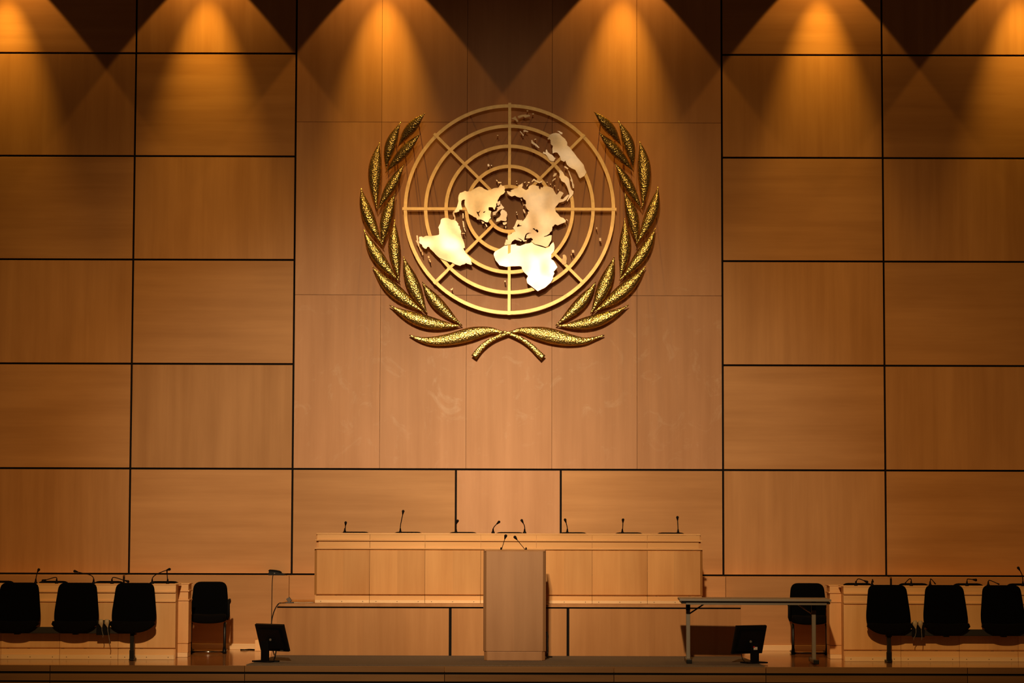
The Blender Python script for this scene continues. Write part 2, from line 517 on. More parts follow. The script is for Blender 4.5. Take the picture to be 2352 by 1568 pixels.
# ------------------------------------------------------------------ desks
def desk_parts(x0, x1, Y, zs, mods, depth, ends=(True, True), ty=None):
    """zs: dict of heights; mods: x joints; returns list of (part objects)"""
    out = []
    n = len(mods) - 1
    cap = MB(); fr1 = MB(); led = MB(); fr2 = MB(); kick = MB(); pl = MB()
    ch = .03
    e0 = .006 if ends[0] else 0
    out.append(MB().box(x0 + .02 * ends[0], x1 - .02 * ends[1], Y + .004, Y + depth, zs['f1t'] + .001, zs['top'], .004).build('desk_top', M['desk_h']))
    rnd = random.Random(int(abs(x0) * 977))
    for i in range(n):
        a, b_ = mods[i], mods[i + 1]
        g0 = .0015 if i else 0
        g1 = .0015 if i < n - 1 else 0
        ia = .045 if (i == 0 and ends[0]) else g0
        ib = .045 if (i == n - 1 and ends[1]) else g1
        fr1.box(a + ia * .7, b_ - ib * .7, Y + .002, Y + .03, zs['l1t'], zs['f1t'], .001, rnd.uniform(-.02, .05))
        fr2.box(a + ia, b_ - ib, Y + .008, Y + .03, zs['l2t'], zs['l1b'], .001, rnd.uniform(-.05, .04))
        # panel: two veneer halves with an eased border
        mb = MB()
        pa, pb = a + g0 + (.03 if i == 0 and ends[0] else 0), b_ - g1 - (.03 if i == n - 1 and ends[1] else 0)
        mid = (pa + pb) / 2
        t = rnd.uniform(-.05, .03)
        mb.box(pa, mid, Y, Y + .022, zs['pb'] + .012, zs['pt'] - .012, 0, t + .04)
        mb.box(mid, pb, Y, Y + .022, zs['pb'] + .012, zs['pt'] - .012, 0, t - .04)
        for za, zb_, s in ((zs['pt'] - .012, zs['pt'], 1), (zs['pb'], zs['pb'] + .012, -1)):
            poly = [(Y, za if s > 0 else zb_), (Y + .014, zb_ if s > 0 else za), (Y + .022, zb_ if s > 0 else za), (Y + .022, za if s > 0 else zb_)]
            mb.prism(poly, pa, pb, 'x', 0, .02)
        if i == 0 and ends[0]:
            mb.prism([(pa, Y), (pa - .03, Y + .03), (pa - .03, Y + .04), (pa, Y + .04)], zs['pb'], zs['pt'], 'z', 0, -.12)
        if i == n - 1 and ends[1]:
            mb.prism([(pb, Y), (pb + .03, Y + .03), (pb + .03, Y + .04), (pb, Y + .04)], zs['pb'], zs['pt'], 'z', 0, -.12)
        out.append(mb.build('front_panel', M['desk']))
        pl.box(a + g0 + .01 * (i == 0), b_ - g1 - .01 * (i == n - 1), Y + .008, Y + .03, zs['kt'], zs['pb'] - .006, .001, rnd.uniform(-.03, .03))
        kick.box(a + g0 + .01 * (i == 0), b_ - g1 - .01 * (i == n - 1), Y - .004, Y + .02, zs['kb'], zs['kt'], .002, rnd.uniform(-.03, .03))
        w = (b_ - a)
    led.box(x0, x1, Y - .016, Y + .03, zs['l1b'], zs['l1t'], .004)
    led.box(x0, x1, Y - .014, Y + .03, zs['pt'] + .001, zs['l2t'], .003)
    out.append(fr1.build('upper_frieze', M['desk_h']))
    out.append(fr2.build('lower_frieze', M['desk_h']))
    out.append(led.build('moulding', M['desk_h']))
    out.append(pl.build('plinth', M['desk_h']))
    k = kick.build('kick_strip', M['strip'])
    out.append(k)
    for i in range(n):
        for q in (.12, .5, .88):
            xx = mods[i] + (mods[i + 1] - mods[i]) * q
            zz = (zs['kb'] + zs['kt']) / 2
            MB().tube([(xx, Y - .0055, zz), (xx, Y - .003, zz)], .005, 8).build('screw', M['screw'], k)
    # ends behind the front
    if ends[0]: out.append(MB().box(x0 + .02, x0 + .045, Y + .031, Y + depth - .02, zs['kb'], zs['f1t'], .002).build('end_panel', M['desk']))
    if ends[1]: out.append(MB().box(x1 - .045, x1 - .02, Y + .031, Y + depth - .02, zs['kb'], zs['f1t'], .002).build('end_panel', M['desk']))
    return out


def adopt2(root, obs):
    "adopt a flat list; sub-parts keep their own parent"
    inv = Matrix.Translation(root.location).inverted()
    for q in obs:
        q.data.transform(inv)
        for c in q.children:
            c.data.transform(inv)
        q.parent = root


PY = -1.5
zc_ = lambda y: Z(1176, y, PY)
zs = dict(top=zc_(1224.5), f1t=zc_(1228.5), l1t=zc_(1239.5), l1b=zc_(1243), l2t=zc_(1258.5), pt=zc_(1262), pb=zc_(1367), kt=zc_(1378.5), kb=dz + .001)
mods = [X(p, 1300, PY) for p in (722, 849, 976, 1104, 1232, 1360, 1487, 1614)]
pdesk = tag(empty('presiding_desk', (0, PY, dz)), 'long pale maple desk of seven bays standing on the wooden platform under the emblem', 'desk')
adopt2(pdesk, desk_parts(mods[0], mods[-1], PY, zs, mods, .45))

SY = -2.5
zsl = lambda y: Z(200, y, SY)
zss = dict(top=zsl(1341), f1t=zsl(1343.5), l1t=zsl(1357), l1b=zsl(1360.5), l2t=zsl(1378.5), pt=zsl(1382), pb=zsl(1488.5), kt=zsl(1503), kb=.001)
RY = SY + .5


def side_desk(side, label):
    xa = [X(p, 1430, SY) for p in ((-262, -130, 3, 138, 272, 403) if side < 0 else (1938, 2069, 2203, 2338, 2472, 2604))]
    root = tag(empty('delegation_desk', (xa[0], SY, 0)), label, 'desk')
    ps = desk_parts(xa[0], xa[-1], SY, zss, xa, .45, (False, False))
    # set-back end bay
    if side < 0:
        e0, e1 = X(400, 1430, RY), X(434, 1430, RY)
    else:
        e0, e1 = X(1904, 1430, RY), X(1939, 1430, RY)
    q = MB()
    q.box(e0, e1, RY + .002, RY + .30, zss['f1t'], zss['top'], .004)
    q.box(e0 + .012, e1 - .012, RY + .012, RY + .28, zss['l1t'], zss['f1t'], .002)
    q.box(e0, e1, RY - .004, RY + .29, zss['l1b'], zss['l1t'], .004)
    q.box(e0 + .014, e1 - .014, RY + .014, RY + .28, zss['l2t'], zss['l1b'], .002)
    q.box(e0, e1, RY - .004, RY + .29, zss['pt'], zss['l2t'], .004)
    ps.append(q.build('end_cap', M['desk_h']))
    q = MB()
    q.box(e0 + .006, e1 - .006, RY + .01, RY + .28, zss['pb'] + .03, zss['pt'] - .001, .012, -.02)
    q.box(e0 + .01, e1 - .01, RY + .006, RY + .28, zss['kt'], zss['pb'] + .028, .003, .0)
    ps.append(q.build('end_pilaster', M['desk']))
    ps.append(MB().box(e0 + .012, e1 - .012, RY, RY + .28, .001, zss['kt'] - .001, .003).build('end_kick_strip', M['strip']))
    # slanted return joining front and end bay
    xf = xa[-1] if side < 0 else xa[0]
    xr = e0 if side < 0 else e1
    xm = xf + (-.04 if side < 0 else .04)
    poly = [(xf, SY + .03), (xr - side * .012 + .0, RY + .02), (xm, RY + .03), (xm, SY + .03)]
    ps.append(MB().prism(poly, zss['kb'], zss['f1t'], 'z', 0, -.05).build('return_panel', M['desk']))
    adopt2(root, ps)
    return root


M['desk'] = wood('side_desk_maple_lit', (0.92, 0.58, 0.29), (0.78, 0.45, 0.20), 'z', 0.42, 0.06)  # side desk woods and strip lightened to stand in for stronger flood light
M['desk_h'] = wood('side_desk_maple_level_lit', (0.95, 0.61, 0.31), (0.82, 0.49, 0.23), 'x', 0.42, 0.05)
M['strip'] = wood('side_desk_strip_lit', (0.97, 0.72, 0.45), (0.9, 0.64, 0.38), 'x', 0.4, 0.03)
side_desk(-1, 'maple desk behind the black beam seats on the telephone side of the stage')
side_desk(1, 'maple desk behind the black beam seats on the folding table side')

# ------------------------------------------------------------------ lectern
LY = -2.73
lx0, lx1 = X(1110, 1400, LY), X(1254, 1400, LY)
lz = Z(1182, 1262, LY)
lzp = Z(1182, 1496, LY)
ch = .034
lect = tag(empty('lectern', ((lx0 + lx1) / 2, LY, 0)), 'tall plain maple lectern with a plinth, standing before the platform', 'lectern')
LW = lx1 - lx0
LD = .5
foot = [(lx0 + ch, LY), (lx1 - ch, LY), (lx1, LY + ch), (lx1, LY + LD), (lx0, LY + LD), (lx0, LY + ch)]
mid = (lx0 + lx1) / 2
b1 = MB()
b1.prism([(lx0 + ch, LY), (mid - .005, LY), (mid - .005, LY + .02), (lx0 + ch, LY + .02)], lzp + .004, lz - .018, 'z', 0, .03)
b1.prism([(mid - .005, LY), (lx1 - ch, LY), (lx1 - ch, LY + .02), (mid - .005, LY + .02)], lzp + .004, lz - .018, 'z', 0, -.03)
p1 = b1.build('front_panel', M['lectern'])
p2 = MB().prism([(lx0 + ch, LY), (lx0 + ch, LY + .02), (lx0 + .02, LY + LD), (lx0, LY + LD), (lx0, LY + ch)], lzp + .004, lz - .012, 'z', 0, -.14).build('side_panel', M['lectern'])
p5 = MB().prism([(lx1 - ch, LY), (lx1, LY + ch), (lx1, LY + LD), (lx1 - .02, LY + LD), (lx1 - ch, LY + .02)], lzp + .004, lz - .012, 'z', 0, -.14).build('side_panel', M['lectern'])
b3 = MB()
poly = [(LY, lz - .018), (LY + .018, lz), (LY + LD, lz - .10), (LY + LD, lz - .13), (LY + .02, lz - .03)]
b3.prism(poly, lx0 + .012, lx1 - .012, 'x')
p3 = b3.build('slanted_top', M['lectern'])
p4 = MB().prism([(p[0] * 1 + (.010 if p[0] < mid else -.010), p[1] - .006 if p[1] == LY else p[1]) for p in foot], .013, lzp, 'z', .004).build('plinth', M['lectern'])
adopt(lect, [p1, p2, p3, p4, p5])


# ------------------------------------------------------------------ microphones
def microphone(base, pts, label, group, r=.005, hr=.0165, foot=True):
    """base and pts are world points, the last one is the head centre"""
    root = tag(empty('gooseneck_microphone', base), label, 'microphone', group)
    pts = [Vector(base)] + [Vector(p) for p in pts]
    # smooth the neck (Catmull-Rom)
    sm = []
    for i in range(len(pts) - 1):
        p0 = pts[max(i - 1, 0)]; p1 = pts[i]; p2 = pts[i + 1]; p3 = pts[min(i + 2, len(pts) - 1)]
        for k in range(5):
            t = k / 5
            sm.append(.5 * ((2 * p1) + (p2 - p0) * t + (2 * p0 - 5 * p1 + 4 * p2 - p3) * t * t + (3 * p1 - p0 - 3 * p2 + p3) * t ** 3))
    sm.append(pts[-1])
    B = Vector(base)
    ps = []
    nk = MB().tube([q - B for q in sm], r, 8)
    ps.append(nk.build('neck', M['mic'], root))
    d = (sm[-1] - sm[-3]).normalized()
    hd = MB().tube([sm[-1] - B - d * hr * 2.2, sm[-1] - B - d * hr * .7, sm[-1] - B + d * hr * .1, sm[-1] - B + d * hr * .75, sm[-1] - B + d * hr * 1.05],
                   [r * 1.4, hr * .75, hr, hr * .75, hr * .25], 12)
    ps.append(hd.build('foam_head', M['mic'], root))
    if foot:
        ps.append(MB().tube([(0, 0, .0), (0, 0, .012), (0, 0, .02), (0, 0, .055)], [.02, .02, .0125, .007], 12).build('base', M['mic'], root))
    return root


MY = PY + .25
GP = 'microphones on the presiding desk'
MZ = zs['top']


def desk_mic(Y, ztop, pxs, label, group, dy=-.06, hr=.0165):
    b = P(pxs[0][0], pxs[0][1], Y)
    b.z = ztop + .0005
    n = len(pxs) - 1
    pts = []
    for i, (x, y) in enumerate(pxs[1:]):
        q = P(x, y, Y + dy * (i + 1) / n)
        pts.append(q)
    return microphone(b, pts, label, group, hr=hr)


desk_mic(MY, MZ, [(792, 1224), (793, 1213), (794, 1200)], 'short upright microphone on the presiding desk, at the end over the telephone side', GP)
desk_mic(MY, MZ, [(919.5, 1224), (920, 1206), (924, 1186), (926, 1174)], 'tallest microphone on the presiding desk, leaning gently', GP, -.05)
desk_mic(MY, MZ, [(1047.5, 1224), (1047.5, 1207), (1051, 1196)], 'microphone on the presiding desk touching the dark wall joint', GP)
desk_mic(MY, MZ, [(1132.5, 1224), (1134, 1211), (1146, 1198.5)], 'bent microphone above the lectern, its head turned away from the telephone', GP)
desk_mic(MY, MZ, [(1205, 1224), (1205, 1209), (1198.5, 1195)], 'bent microphone above the lectern, its head turned towards the telephone', GP)
desk_mic(MY, MZ, [(1303, 1224), (1302.5, 1209), (1298, 1193.5)], 'microphone on the presiding desk just beyond the second dark wall joint', GP)
desk_mic(MY, MZ, [(1429.5, 1224), (1430.5, 1209), (1431, 1193.5)], 'straight microphone on the presiding desk, last but one before the folding table end', GP)
desk_mic(MY, MZ, [(1557.5, 1224), (1557, 1206), (1556, 1188)], 'straight microphone on the presiding desk at the end above the folding table', GP)

GL = 'lectern microphones'
lt = lambda y: lz - (y - LY - .018) / (LD - .018) * .10
for (bx, by, hx, hy, lab) in ((1152, 1262, 1161.5, 1230.5, 'lectern microphone leaning up and slightly sideways, the steeper of two'),
                              (1206, 1262, 1183, 1233.5, 'lectern microphone slanting strongly towards the middle, the flatter of two')):
    y0 = LY + .2
    b = P(bx, by, y0); b.x = b.x - (hx - bx) * .0005; b.z = lt(y0) + .007
    microphone(b, [P(bx, by, y0 - .01), P((bx + hx) / 2, (by + hy) / 2, y0 - .03), P(hx, hy, y0 - .05)], lab, GL, r=.0035, hr=.018)

GS = 'microphones on the telephone-side desk'
SMY = SY + .22
SZ = zss['top']
desk_mic(SMY, SZ, [(82, 1341), (83, 1326), (86, 1314), (89, 1308)], 'slim upright microphone between the first two beam seats on the telephone side', GS)
desk_mic(SMY, SZ, [(130, 1341), (130.5, 1328), (126, 1325.5), (112, 1329.5), (99, 1333)], 'folded-down microphone drooping beside the second beam seat on the telephone side', GS)
desk_mic(SMY, SZ, [(215, 1341), (215, 1328), (208, 1320.5), (190, 1316), (172, 1311.5)], 'long-necked microphone bent over behind the middle beam seat on the telephone side', GS)
desk_mic(SMY, SZ, [(257, 1341), (257.5, 1329), (262, 1325.5), (278, 1330), (294, 1335)], 'folded-down microphone above the pair of earpieces on the telephone side', GS)
desk_mic(SMY, SZ, [(349.5, 1341), (350, 1328), (357, 1320), (373, 1312.5), (389, 1307)], 'long-necked microphone reaching towards the free chair on the telephone side', GS)
desk_mic(SMY + .08, SZ, [(385, 1341), (384.5, 1328), (383.5, 1312)], 'thin straight microphone nearest the end of the telephone-side desk', GS, -.03, .009)
GR = 'microphones on the table-side desk'
desk_mic(SMY, SZ, [(1966, 1344), (1968, 1332), (1973, 1329), (1982, 1332), (1991, 1336)], 'folded-down microphone at the end of the table-side desk', GR)
desk_mic(SMY, SZ, [(2003, 1344), (2003.5, 1334), (2004, 1330), (2006, 1336)], 'small upright microphone stub behind the first beam seat on the table side', GR, -.03, .007)
desk_mic(SMY, SZ, [(2093, 1344), (2093, 1331), (2088, 1329.5), (2078, 1340)], 'folded microphone above the earpieces, leaning to the folding table', GR, -.06, .009)
desk_mic(SMY, SZ, [(2136.5, 1344), (2137, 1332), (2139, 1329.5), (2148, 1340)], 'folded microphone behind the second beam seat on the table side, leaning outwards', GR, -.06, .009)
desk_mic(SMY, SZ, [(2221, 1344), (2221.5, 1331), (2226, 1329.5), (2241, 1331.5)], 'microphone with level neck and round head between the last two table-side beam seats', GR)
desk_mic(SMY, SZ, [(2270, 1344), (2270.5, 1335), (2274, 1332.5), (2294, 1341)], 'folded-down microphone behind the outermost table-side beam seat', GR, -.06, .009)
desk_mic(SMY, SZ, [(2349.5, 1344), (2349, 1328), (2346, 1316), (2339, 1304)], 'tall microphone at the far edge of the table-side desk', GR)


# ------------------------------------------------------------------ chairs
def rounded(pts, r, seg=5):
    "round the corners of a polygon"
    out = []
    n = len(pts)
    for i in range(n):
        p = Vector(pts[i][:2]); a = Vector(pts[i - 1][:2]); b = Vector(pts[(i + 1) % n][:2])
        rr = pts[i][2] if len(pts[i]) > 2 else r
        da = (a - p).normalized(); db = (b - p).normalized()
        t = min(rr, (a - p).length * .48, (b - p).length * .48)
        p0, p2 = p + da * t, p + db * t
        for k in range(seg + 1):
            s = k / seg
            out.append(((1 - s) ** 2 * p0 + 2 * s * (1 - s) * p + s * s * p2)[:])
    return out


def seat_outline(w, z0, z1, sag):
    "smile-shaped front view of a thick seat"
    pts = []
    for k in range(13):
        u = -1 + k / 6
        pts.append((w / 2 * u * .95, z1 - .016 * (1 - u * u) - .012 * u ** 8))
    for k in range(0, 19):
        u = 1 - k / 9
        pts.append((w / 2 * u, z0 + sag * abs(u) ** 2.6 - (.0 if abs(u) < 1 else -.012)))
    return pts


def make_chair():
    root = tag(empty('visitor_chair', (0, 0, 0)), 'x', 'chair')
    bo = rounded([(-.205, .36, .05), (.205, .36, .05), (.222, .56, .3), (.195, .838, .085), (-.195, .838, .085), (-.222, .56, .3)], .06)

    def lean(v):
        return Vector((v.x, v.y + .14 + (v.z - .40) * .2 - 1.0 * v.x * v.x * .6, v.z))
    MB().pillow(bo, .06, deform=lean).build('backrest', M['fabric'], root)
    so = seat_outline(.43, .355, .475, .03)

    def sd(v):
        return Vector((v.x * (1 - .12 * max(0, v.y) / .24), v.y - .06, v.z - .02 * (v.y + .2)))
    MB().pillow(so, .46, rings=((1, 0), (1, .5), (.985, .8), (.93, .93), (.8, .99), (.4, 1.0)), deform=sd).build('seat', M['seat_fabric'], root)
    for s in (-1, 1):
        x = s * .2
        lg = MB().tube([(x, -.20, .025), (x, -.20, .12), (x, -.20, .30), (x, -.17, .345), (x, -.10, .352)], .017, 10).build('leg', M['darksteel'], root)
        MB().tube([(x, -.20, .001), (x, -.20, .02), (x, -.20, .075)], [.024, .024, .018], 12).build('foot', M['blk'], lg)
        xa = s * .236
        MB().tube([(xa * .93, -.08, .40), (xa, -.10, .44), (xa, -.12, .585), (xa, -.08, .62), (xa, .12, .62), (xa, .17, .60), (xa * .9, .19, .55)], .016, 8, flat=1.3).build('armrest', M['blk_matte'], root)
        MB().tube([(x, -.19, .02), (x, .26, .02)], .013, 8).build('floor_rail', M['darksteel'], root)
    MB().tube([(-.2, -.2, .02), (.2, -.2, .02)], .013, 8).build('cross_bar', M['chrome'], root)
    return root


CH = make_chair()
GC = 'black armchairs'
used = False


def chair(x, y, z, rz, label, group):
    global used
    if not used:
        o = CH
        used = True
        o.location = (x, y, z); o.rotation_euler = (0, 0, rz)
    else:
        o = copy_tree(CH, (x, y, z), rz)
    o['label'] = label
    o['category'] = 'chair'
    if 'behind' in label and 'desk,' in label:
        o.scale = (1, 1, 1.016)
    if group: o['group'] = group
    elif 'group' in o: del o['group']
    return o


chair(X(478, 1420, -1.1), -1.02, 0.001, .06, 'free black armchair by the wall past the telephone-side desk', 'free armchairs by the wall')
chair(X(1858.5, 1420, -1.0), -.95, 0.001, -.05, 'free black armchair by the wall behind the folding table', 'free armchairs by the wall')
ords = ['first', 'second', 'third', 'fourth', 'fifth', 'sixth', 'seventh']
for i, px in enumerate((814, 936, 1063, 1171, 1317, 1446, 1543)):
    chair(X(px, 1222, -.62), -.66, zs['kb'] - .0, 0, 'black chair top peeking over the presiding desk, %s in the row from the telephone' % ords[i], 'chairs behind the presiding desk').scale = (1, 1, .992)
for i, px in enumerate((-5, 120, 248, 375)):
    chair(X(px, 1336, -1.25), -1.38, 0.001, 0, 'black chair tucked behind the telephone-side desk, %s' % ['mostly out of view at its outer end', 'behind the middle beam seat', 'above the pair of earpieces', 'nearest the free chair'][i], 'chairs behind the telephone-side desk')
for i, px in enumerate((1972, 2100, 2226, 2350)):
    chair(X(px, 1336, -1.25), -1.38, 0.001, 0, 'black chair tucked behind the table-side desk, %s' % ['nearest the folding table', 'above the pair of earpieces', 'between the last two beam seats', 'cut by the picture edge'][i], 'chairs behind the table-side desk')

# ------------------------------------------------------------------ beam seating
def beam_seating(side, seats_px, leg_px, beam_px, plate_px, hand_px, label):
    BY = -2.70
    x_leg = X(leg_px, 1480, BY)
    root = tag(empty('tandem_seating', (x_leg, BY, 0)), label, 'seating', 'beam seats in front of the desks')
    ps = []
    hy = 1197.5 if side < 0 else 1202.5
    zb0, zb1 = .30, .372
    xb = sorted([X(beam_px[0], 1440, BY), X(beam_px[1], 1440, BY)])
    ps.append(MB().box(xb[0], xb[1], BY - .03, BY + .03, zb0, zb1, .006).build('beam', M['beam']))
    lg = MB().box(x_leg - .022, x_leg + .022, BY - .02, BY + .02, .09, zb0 + .002, .004).build('leg', M['darksteel'])
    ft = MB().box(x_leg - .026, x_leg + .026, BY - .026, BY + .026, .022, .118, .004).box(x_leg - .026, x_leg + .026, BY - .06, BY + .165, .001, .024, .006).build('foot', M['blk'])
    ft.parent = lg
    ps.append(lg)
    if side < 0:
        xo = xb[0] + .3
    else:
        xo = xb[1] - .3
    lg2 = MB().box(xo - .022, xo + .022, BY - .02, BY + .02, .024, zb0 + .002, .004).box(xo - .026, xo + .026, BY - .06, BY + .165, .001, .024, .006).build('leg', M['darksteel'])
    ps.append(lg2)
    bo = rounded([(-.245, .405, .07), (.245, .405, .07), (.252, .52, .3), (.212, .866, .075), (-.212, .866, .075), (-.252, .52, .3)], .06, 6)
    so = seat_outline(.515, .310, .455, .085)
    for px in seats_px:
        xc = X(px, 1390, BY)

        def lean(v, xc=xc):
            return Vector((v.x + xc, v.y + BY + .055 + (v.z - .42) * .17 - .4 * v.x * v.x, v.z))

        def sd(v, xc=xc):
            k = max(0.0, (v.y + .09) / .2)
            return Vector((xc + v.x * (1 - .06 * k), BY - .015 + v.y, v.z - .01 * k + (.04 * k if v.z < .38 else 0)))
        b = MB().pillow(bo, .075, deform=lean).build('backrest', M['fabric'])
        s = MB().pillow(so, .21, rings=((1, 0), (1, .5), (.985, .8), (.94, .93), (.82, .99), (.4, 1.0)), deform=sd).build('seat', M['seat_fabric'])
        k = MB().box(xc - .03, xc + .03, BY - .02, BY + .08, zb0 - .012, zb0 + .0, .003).build('clamp', M['blk'])
        ps += [b, s, k]
    pa, pb = X(plate_px[0], 1435, BY), X(plate_px[1], 1435, BY)
    ps.append(MB().box(pa, pb, BY - .048, BY - .034, .285, .452, .003).build('earpiece_bracket', M['blk_matte']))
    hk = MB()
    for px in hand_px:
        xx = X(px, 1420, BY)
        hk.tube([(xx, BY - .045, .440), (xx, BY - .075, .440), (xx, BY - .078, .452)], .004, 6)
    ps.append(hk.build('hook', M['blk']))
    adopt2(root, ps)
    return root


beam_seating(-1, (40, 174, 306.5), 303.5, (-320, 310), (223, 254), (232, 246), 'three black beam seats before the desk on the telephone side')
beam_seating(1, (2041.5, 2173, 2305), 2041.5, (2035, 2690), (2093, 2122), (2101.5, 2114.5), 'three black beam seats before the desk on the table side')


def earpiece(px, py, ptail, label):
    HY = -2.79
    c = P(px, py, HY)
    root = tag(empty('listening_earpiece', c), label, 'earpiece', 'earpieces hung on the beam seats')
    MB().tube([(0, 0, .032), (0, 0, .028), (0, -.004, .012), (0, -.004, -.012), (.004, 0, -.032), (.008, 0, -.05), (.010, 0, -.062)],
              [.005, .012, .017, .018, .012, .006, .005], 14, flat=1.6).build('body', M['ivory'], root)
    t = P(*ptail, HY) - c
    MB().tube([(.010, 0, -.06), (.012, .004, -.10), ((.012 + t.x) / 2 + .005, .008, t.z * .6 - .03), (t.x + .004, .006, t.z * .85), t], .0042, 7).build('cord', M['greymetal'], root)
    return root


earpiece(232, 1428, (236, 1464), 'ivory earpiece with shorter cord, hung beside the middle telephone-side beam seat')
earpiece(245.5, 1428, (251, 1479), 'ivory earpiece with longer cord, hung beside the inner telephone-side beam seat')
earpiece(2101.5, 1431, (2098.5, 1470), 'ivory earpiece on the table side, the one nearer the folding table')
earpiece(2114, 1431, (2117, 1470), 'ivory earpiece on the table side, the one farther from the folding table')

# ------------------------------------------------------------------ folding table
TY = -2.95
tx0, tx1 = X(1559, 1375, TY), X(1902, 1378, TY)
tz = Z(1730, 1373.5, TY)
tcx = (tx0 + tx1) / 2
TLn = tx1 - tx0
ft = tag(empty('folding_table', (tcx, TY, 0), -.035), 'grey folding table with T-shaped legs, standing empty at the carpet end', 'table')
hw = TLn / 2
MB().box(-hw, hw, -.345, .345, tz - .024, tz, .004).build('tabletop', M['tabletop'], ft)
fr = MB()
fr.box(-hw + .07, hw - .045, -.300, -.275, tz - .064, tz - .034, .002)
fr.box(-hw + .07, hw - .045, .275, .300, tz - .064, tz - .034, .002)
fr.build('under_rail', M['greymetal'], ft)
MB().box(-hw + .02, -hw + .07, -.32, .32, tz - .052, tz - .029, .003).box(hw - .045, hw - .01, -.32, .32, tz - .052, tz - .029, .003).build('end_rail', M['blk'], ft)
for s, xx in ((-1, -hw + .105), (1, hw - .165)):
    lg = MB().box(xx - .022, xx + .022, -.03, .03, .05, tz - .13, .004).box(xx - .028, xx + .028, -.285, .285, .018, .052, .006).build('leg', M['greymetal'], ft)
    MB().box(xx - .030, xx + .030, -.32, -.28, .0125, .058, .006).box(xx - .030, xx + .030, .28, .32, .0125, .058, .006).build('foot_cap', M['blk'], lg)
    MB().box(xx - .024, xx + .024, -.027, .027, tz - .135, tz - .029, .003).build('hinge_bracket', M['blk'], lg)
    xe_ = xx - s * .2
    MB().tube([(xx - s * .02, -.02, tz - .17), (xe_, -.02, tz - .05)], .008, 8).build('brace', M['darksteel'] if s < 0 else M['chrome'], lg)

# ------------------------------------------------------------------ monitors
def monitor(name_label, px_top, px_bot, col_px, base_pt, yaw, tilt, w, h, MYy, sticker=None):
    """base_pt: world position of the stand on the floor"""
    root = tag(empty('computer_monitor', base_pt, 0), name_label, 'monitor', 'monitors at the stage edge')
    c = (P(*px_top, MYy) + P(*px_bot, MYy)) / 2 - Vector(base_pt)
    R = Matrix.Rotation(yaw, 4, 'Z') @ Matrix.Rotation(tilt, 4, 'X')
    T = Matrix.Translation(c) @ R
    sh = MB().box(-w / 2, w / 2, -.006, .016, -h / 2, h / 2, .005)
    sh.prism([(-w * .42, -h * .40), (w * .42, -h * .40), (w * .38, h * .36), (-w * .38, h * .36)], -.030, -.005, 'y', .008)
    sh.xform(T).build('housing', M['blk'], root)
    MB().box(-w / 2 + .001, w / 2 - .001, .0165, .022, h / 2 - .012, h / 2 + .001, .001).box(-w / 2, -w / 2 + .011, .0165, .022, -h / 2, h / 2, .001)\
        .box(w / 2 - .011, w / 2, .0165, .022, -h / 2, h / 2, .001).box(-w / 2, w / 2, .0165, .022, -h / 2, -h / 2 + .016, .001).xform(T).build('bezel', M['darksteel'], root)
    MB().box(-w / 2 + .012, w / 2 - .012, .0165, .018, -h / 2 + .017, h / 2 - .013).xform(T).build('screen', plain('dark_screen', (.01, .01, .012), .15), root)
    R0 = Matrix.Rotation(yaw, 4, 'Z')
    sz = c.z - .03
    piv = Vector((c.x, c.y, 0)) + (R @ Vector((0, -.05, 0)))
    col = MB().box(-.05, .05, -.018, .012, .012, sz, .006).xform(Matrix.Translation((col_px[0], col_px[1], 0)) @ R0).build('stand_column', M['blk_matte'], root)
    MB().prism(rounded([(-.13, -.10, .05), (.13, -.10, .05), (.13, .12, .05), (-.13, .12, .05)], .05), .0005, .014, 'z').xform(R0).build('stand_base', M['blk_matte'], root)
    MB().tube([(0, -.026, -.01), (0, -.038, -.01)], .014, 14).xform(T).build('badge', M['greymetal'], root)
    if sticker:
        zz = Z(1733, 1494, MYy)
        C0 = Matrix.Translation((col_px[0], col_px[1], 0)) @ R0
        MB().box(-.024, .026, -.0215, -.019, zz, zz + .032).xform(C0).build('label_sticker', M['sticker'], root)
        MB().box(-.030, -.010, -.0225, -.0205, zz + .024, zz + .040).xform(C0).build('red_label', M['redsticker'], root)
    else:
        MB().box(.085, .13, -.0085, -.0062, -h / 2 + .010, -h / 2 + .028).xform(T).build('label_sticker', M['greymetal'], root)
    return root


b1_ = P(609, 1519, 0); 
def on_floor(px, py, z=0.0):
    d = ray(px, py)
    return CAM + d * ((z - CAM.z) / d.z)


bl = on_floor(609, 1519.5, .012)
ml = monitor('black computer monitor seen from behind at the carpet corner, on the telephone side', (618.5, 1433.5), (631, 1495), (0, .0), (bl.x, bl.y, .0125), math.radians(-35), math.radians(20), .41, .315, bl.y + .03)
br = on_floor(1733, 1522.5, .012)
mr = monitor('black computer monitor with white and red sticker, beneath the folding table end', (1725, 1437.5), (1717, 1500), (0, .0), (br.x, br.y, .0125), math.radians(28), math.radians(18), .40, .325, br.y + .03, True)


def cable(name, pts, label, r=.005, m='cable', group=None, parent=None):
    pts = [Vector(p) for p in pts]
    sm = []
    for i in range(len(pts) - 1):
        p0 = pts[max(i - 1, 0)]; p1 = pts[i]; p2 = pts[i + 1]; p3 = pts[min(i + 2, len(pts) - 1)]
        for k in range(6):
            t = k / 6
            sm.append(.5 * ((2 * p1) + (p2 - p0) * t + (2 * p0 - 5 * p1 + 4 * p2 - p3) * t * t + (3 * p1 - p0 - 3 * p2 + p3) * t ** 3))
    sm.append(pts[-1])
    o = MB().tube(sm, r, 8).build(name, M[m])
    if parent is not None:
        o.data.transform(Matrix.Translation(parent.location).inverted())
        o.parent = parent
        return o
    tag(o, label, 'cable', group)
    return o


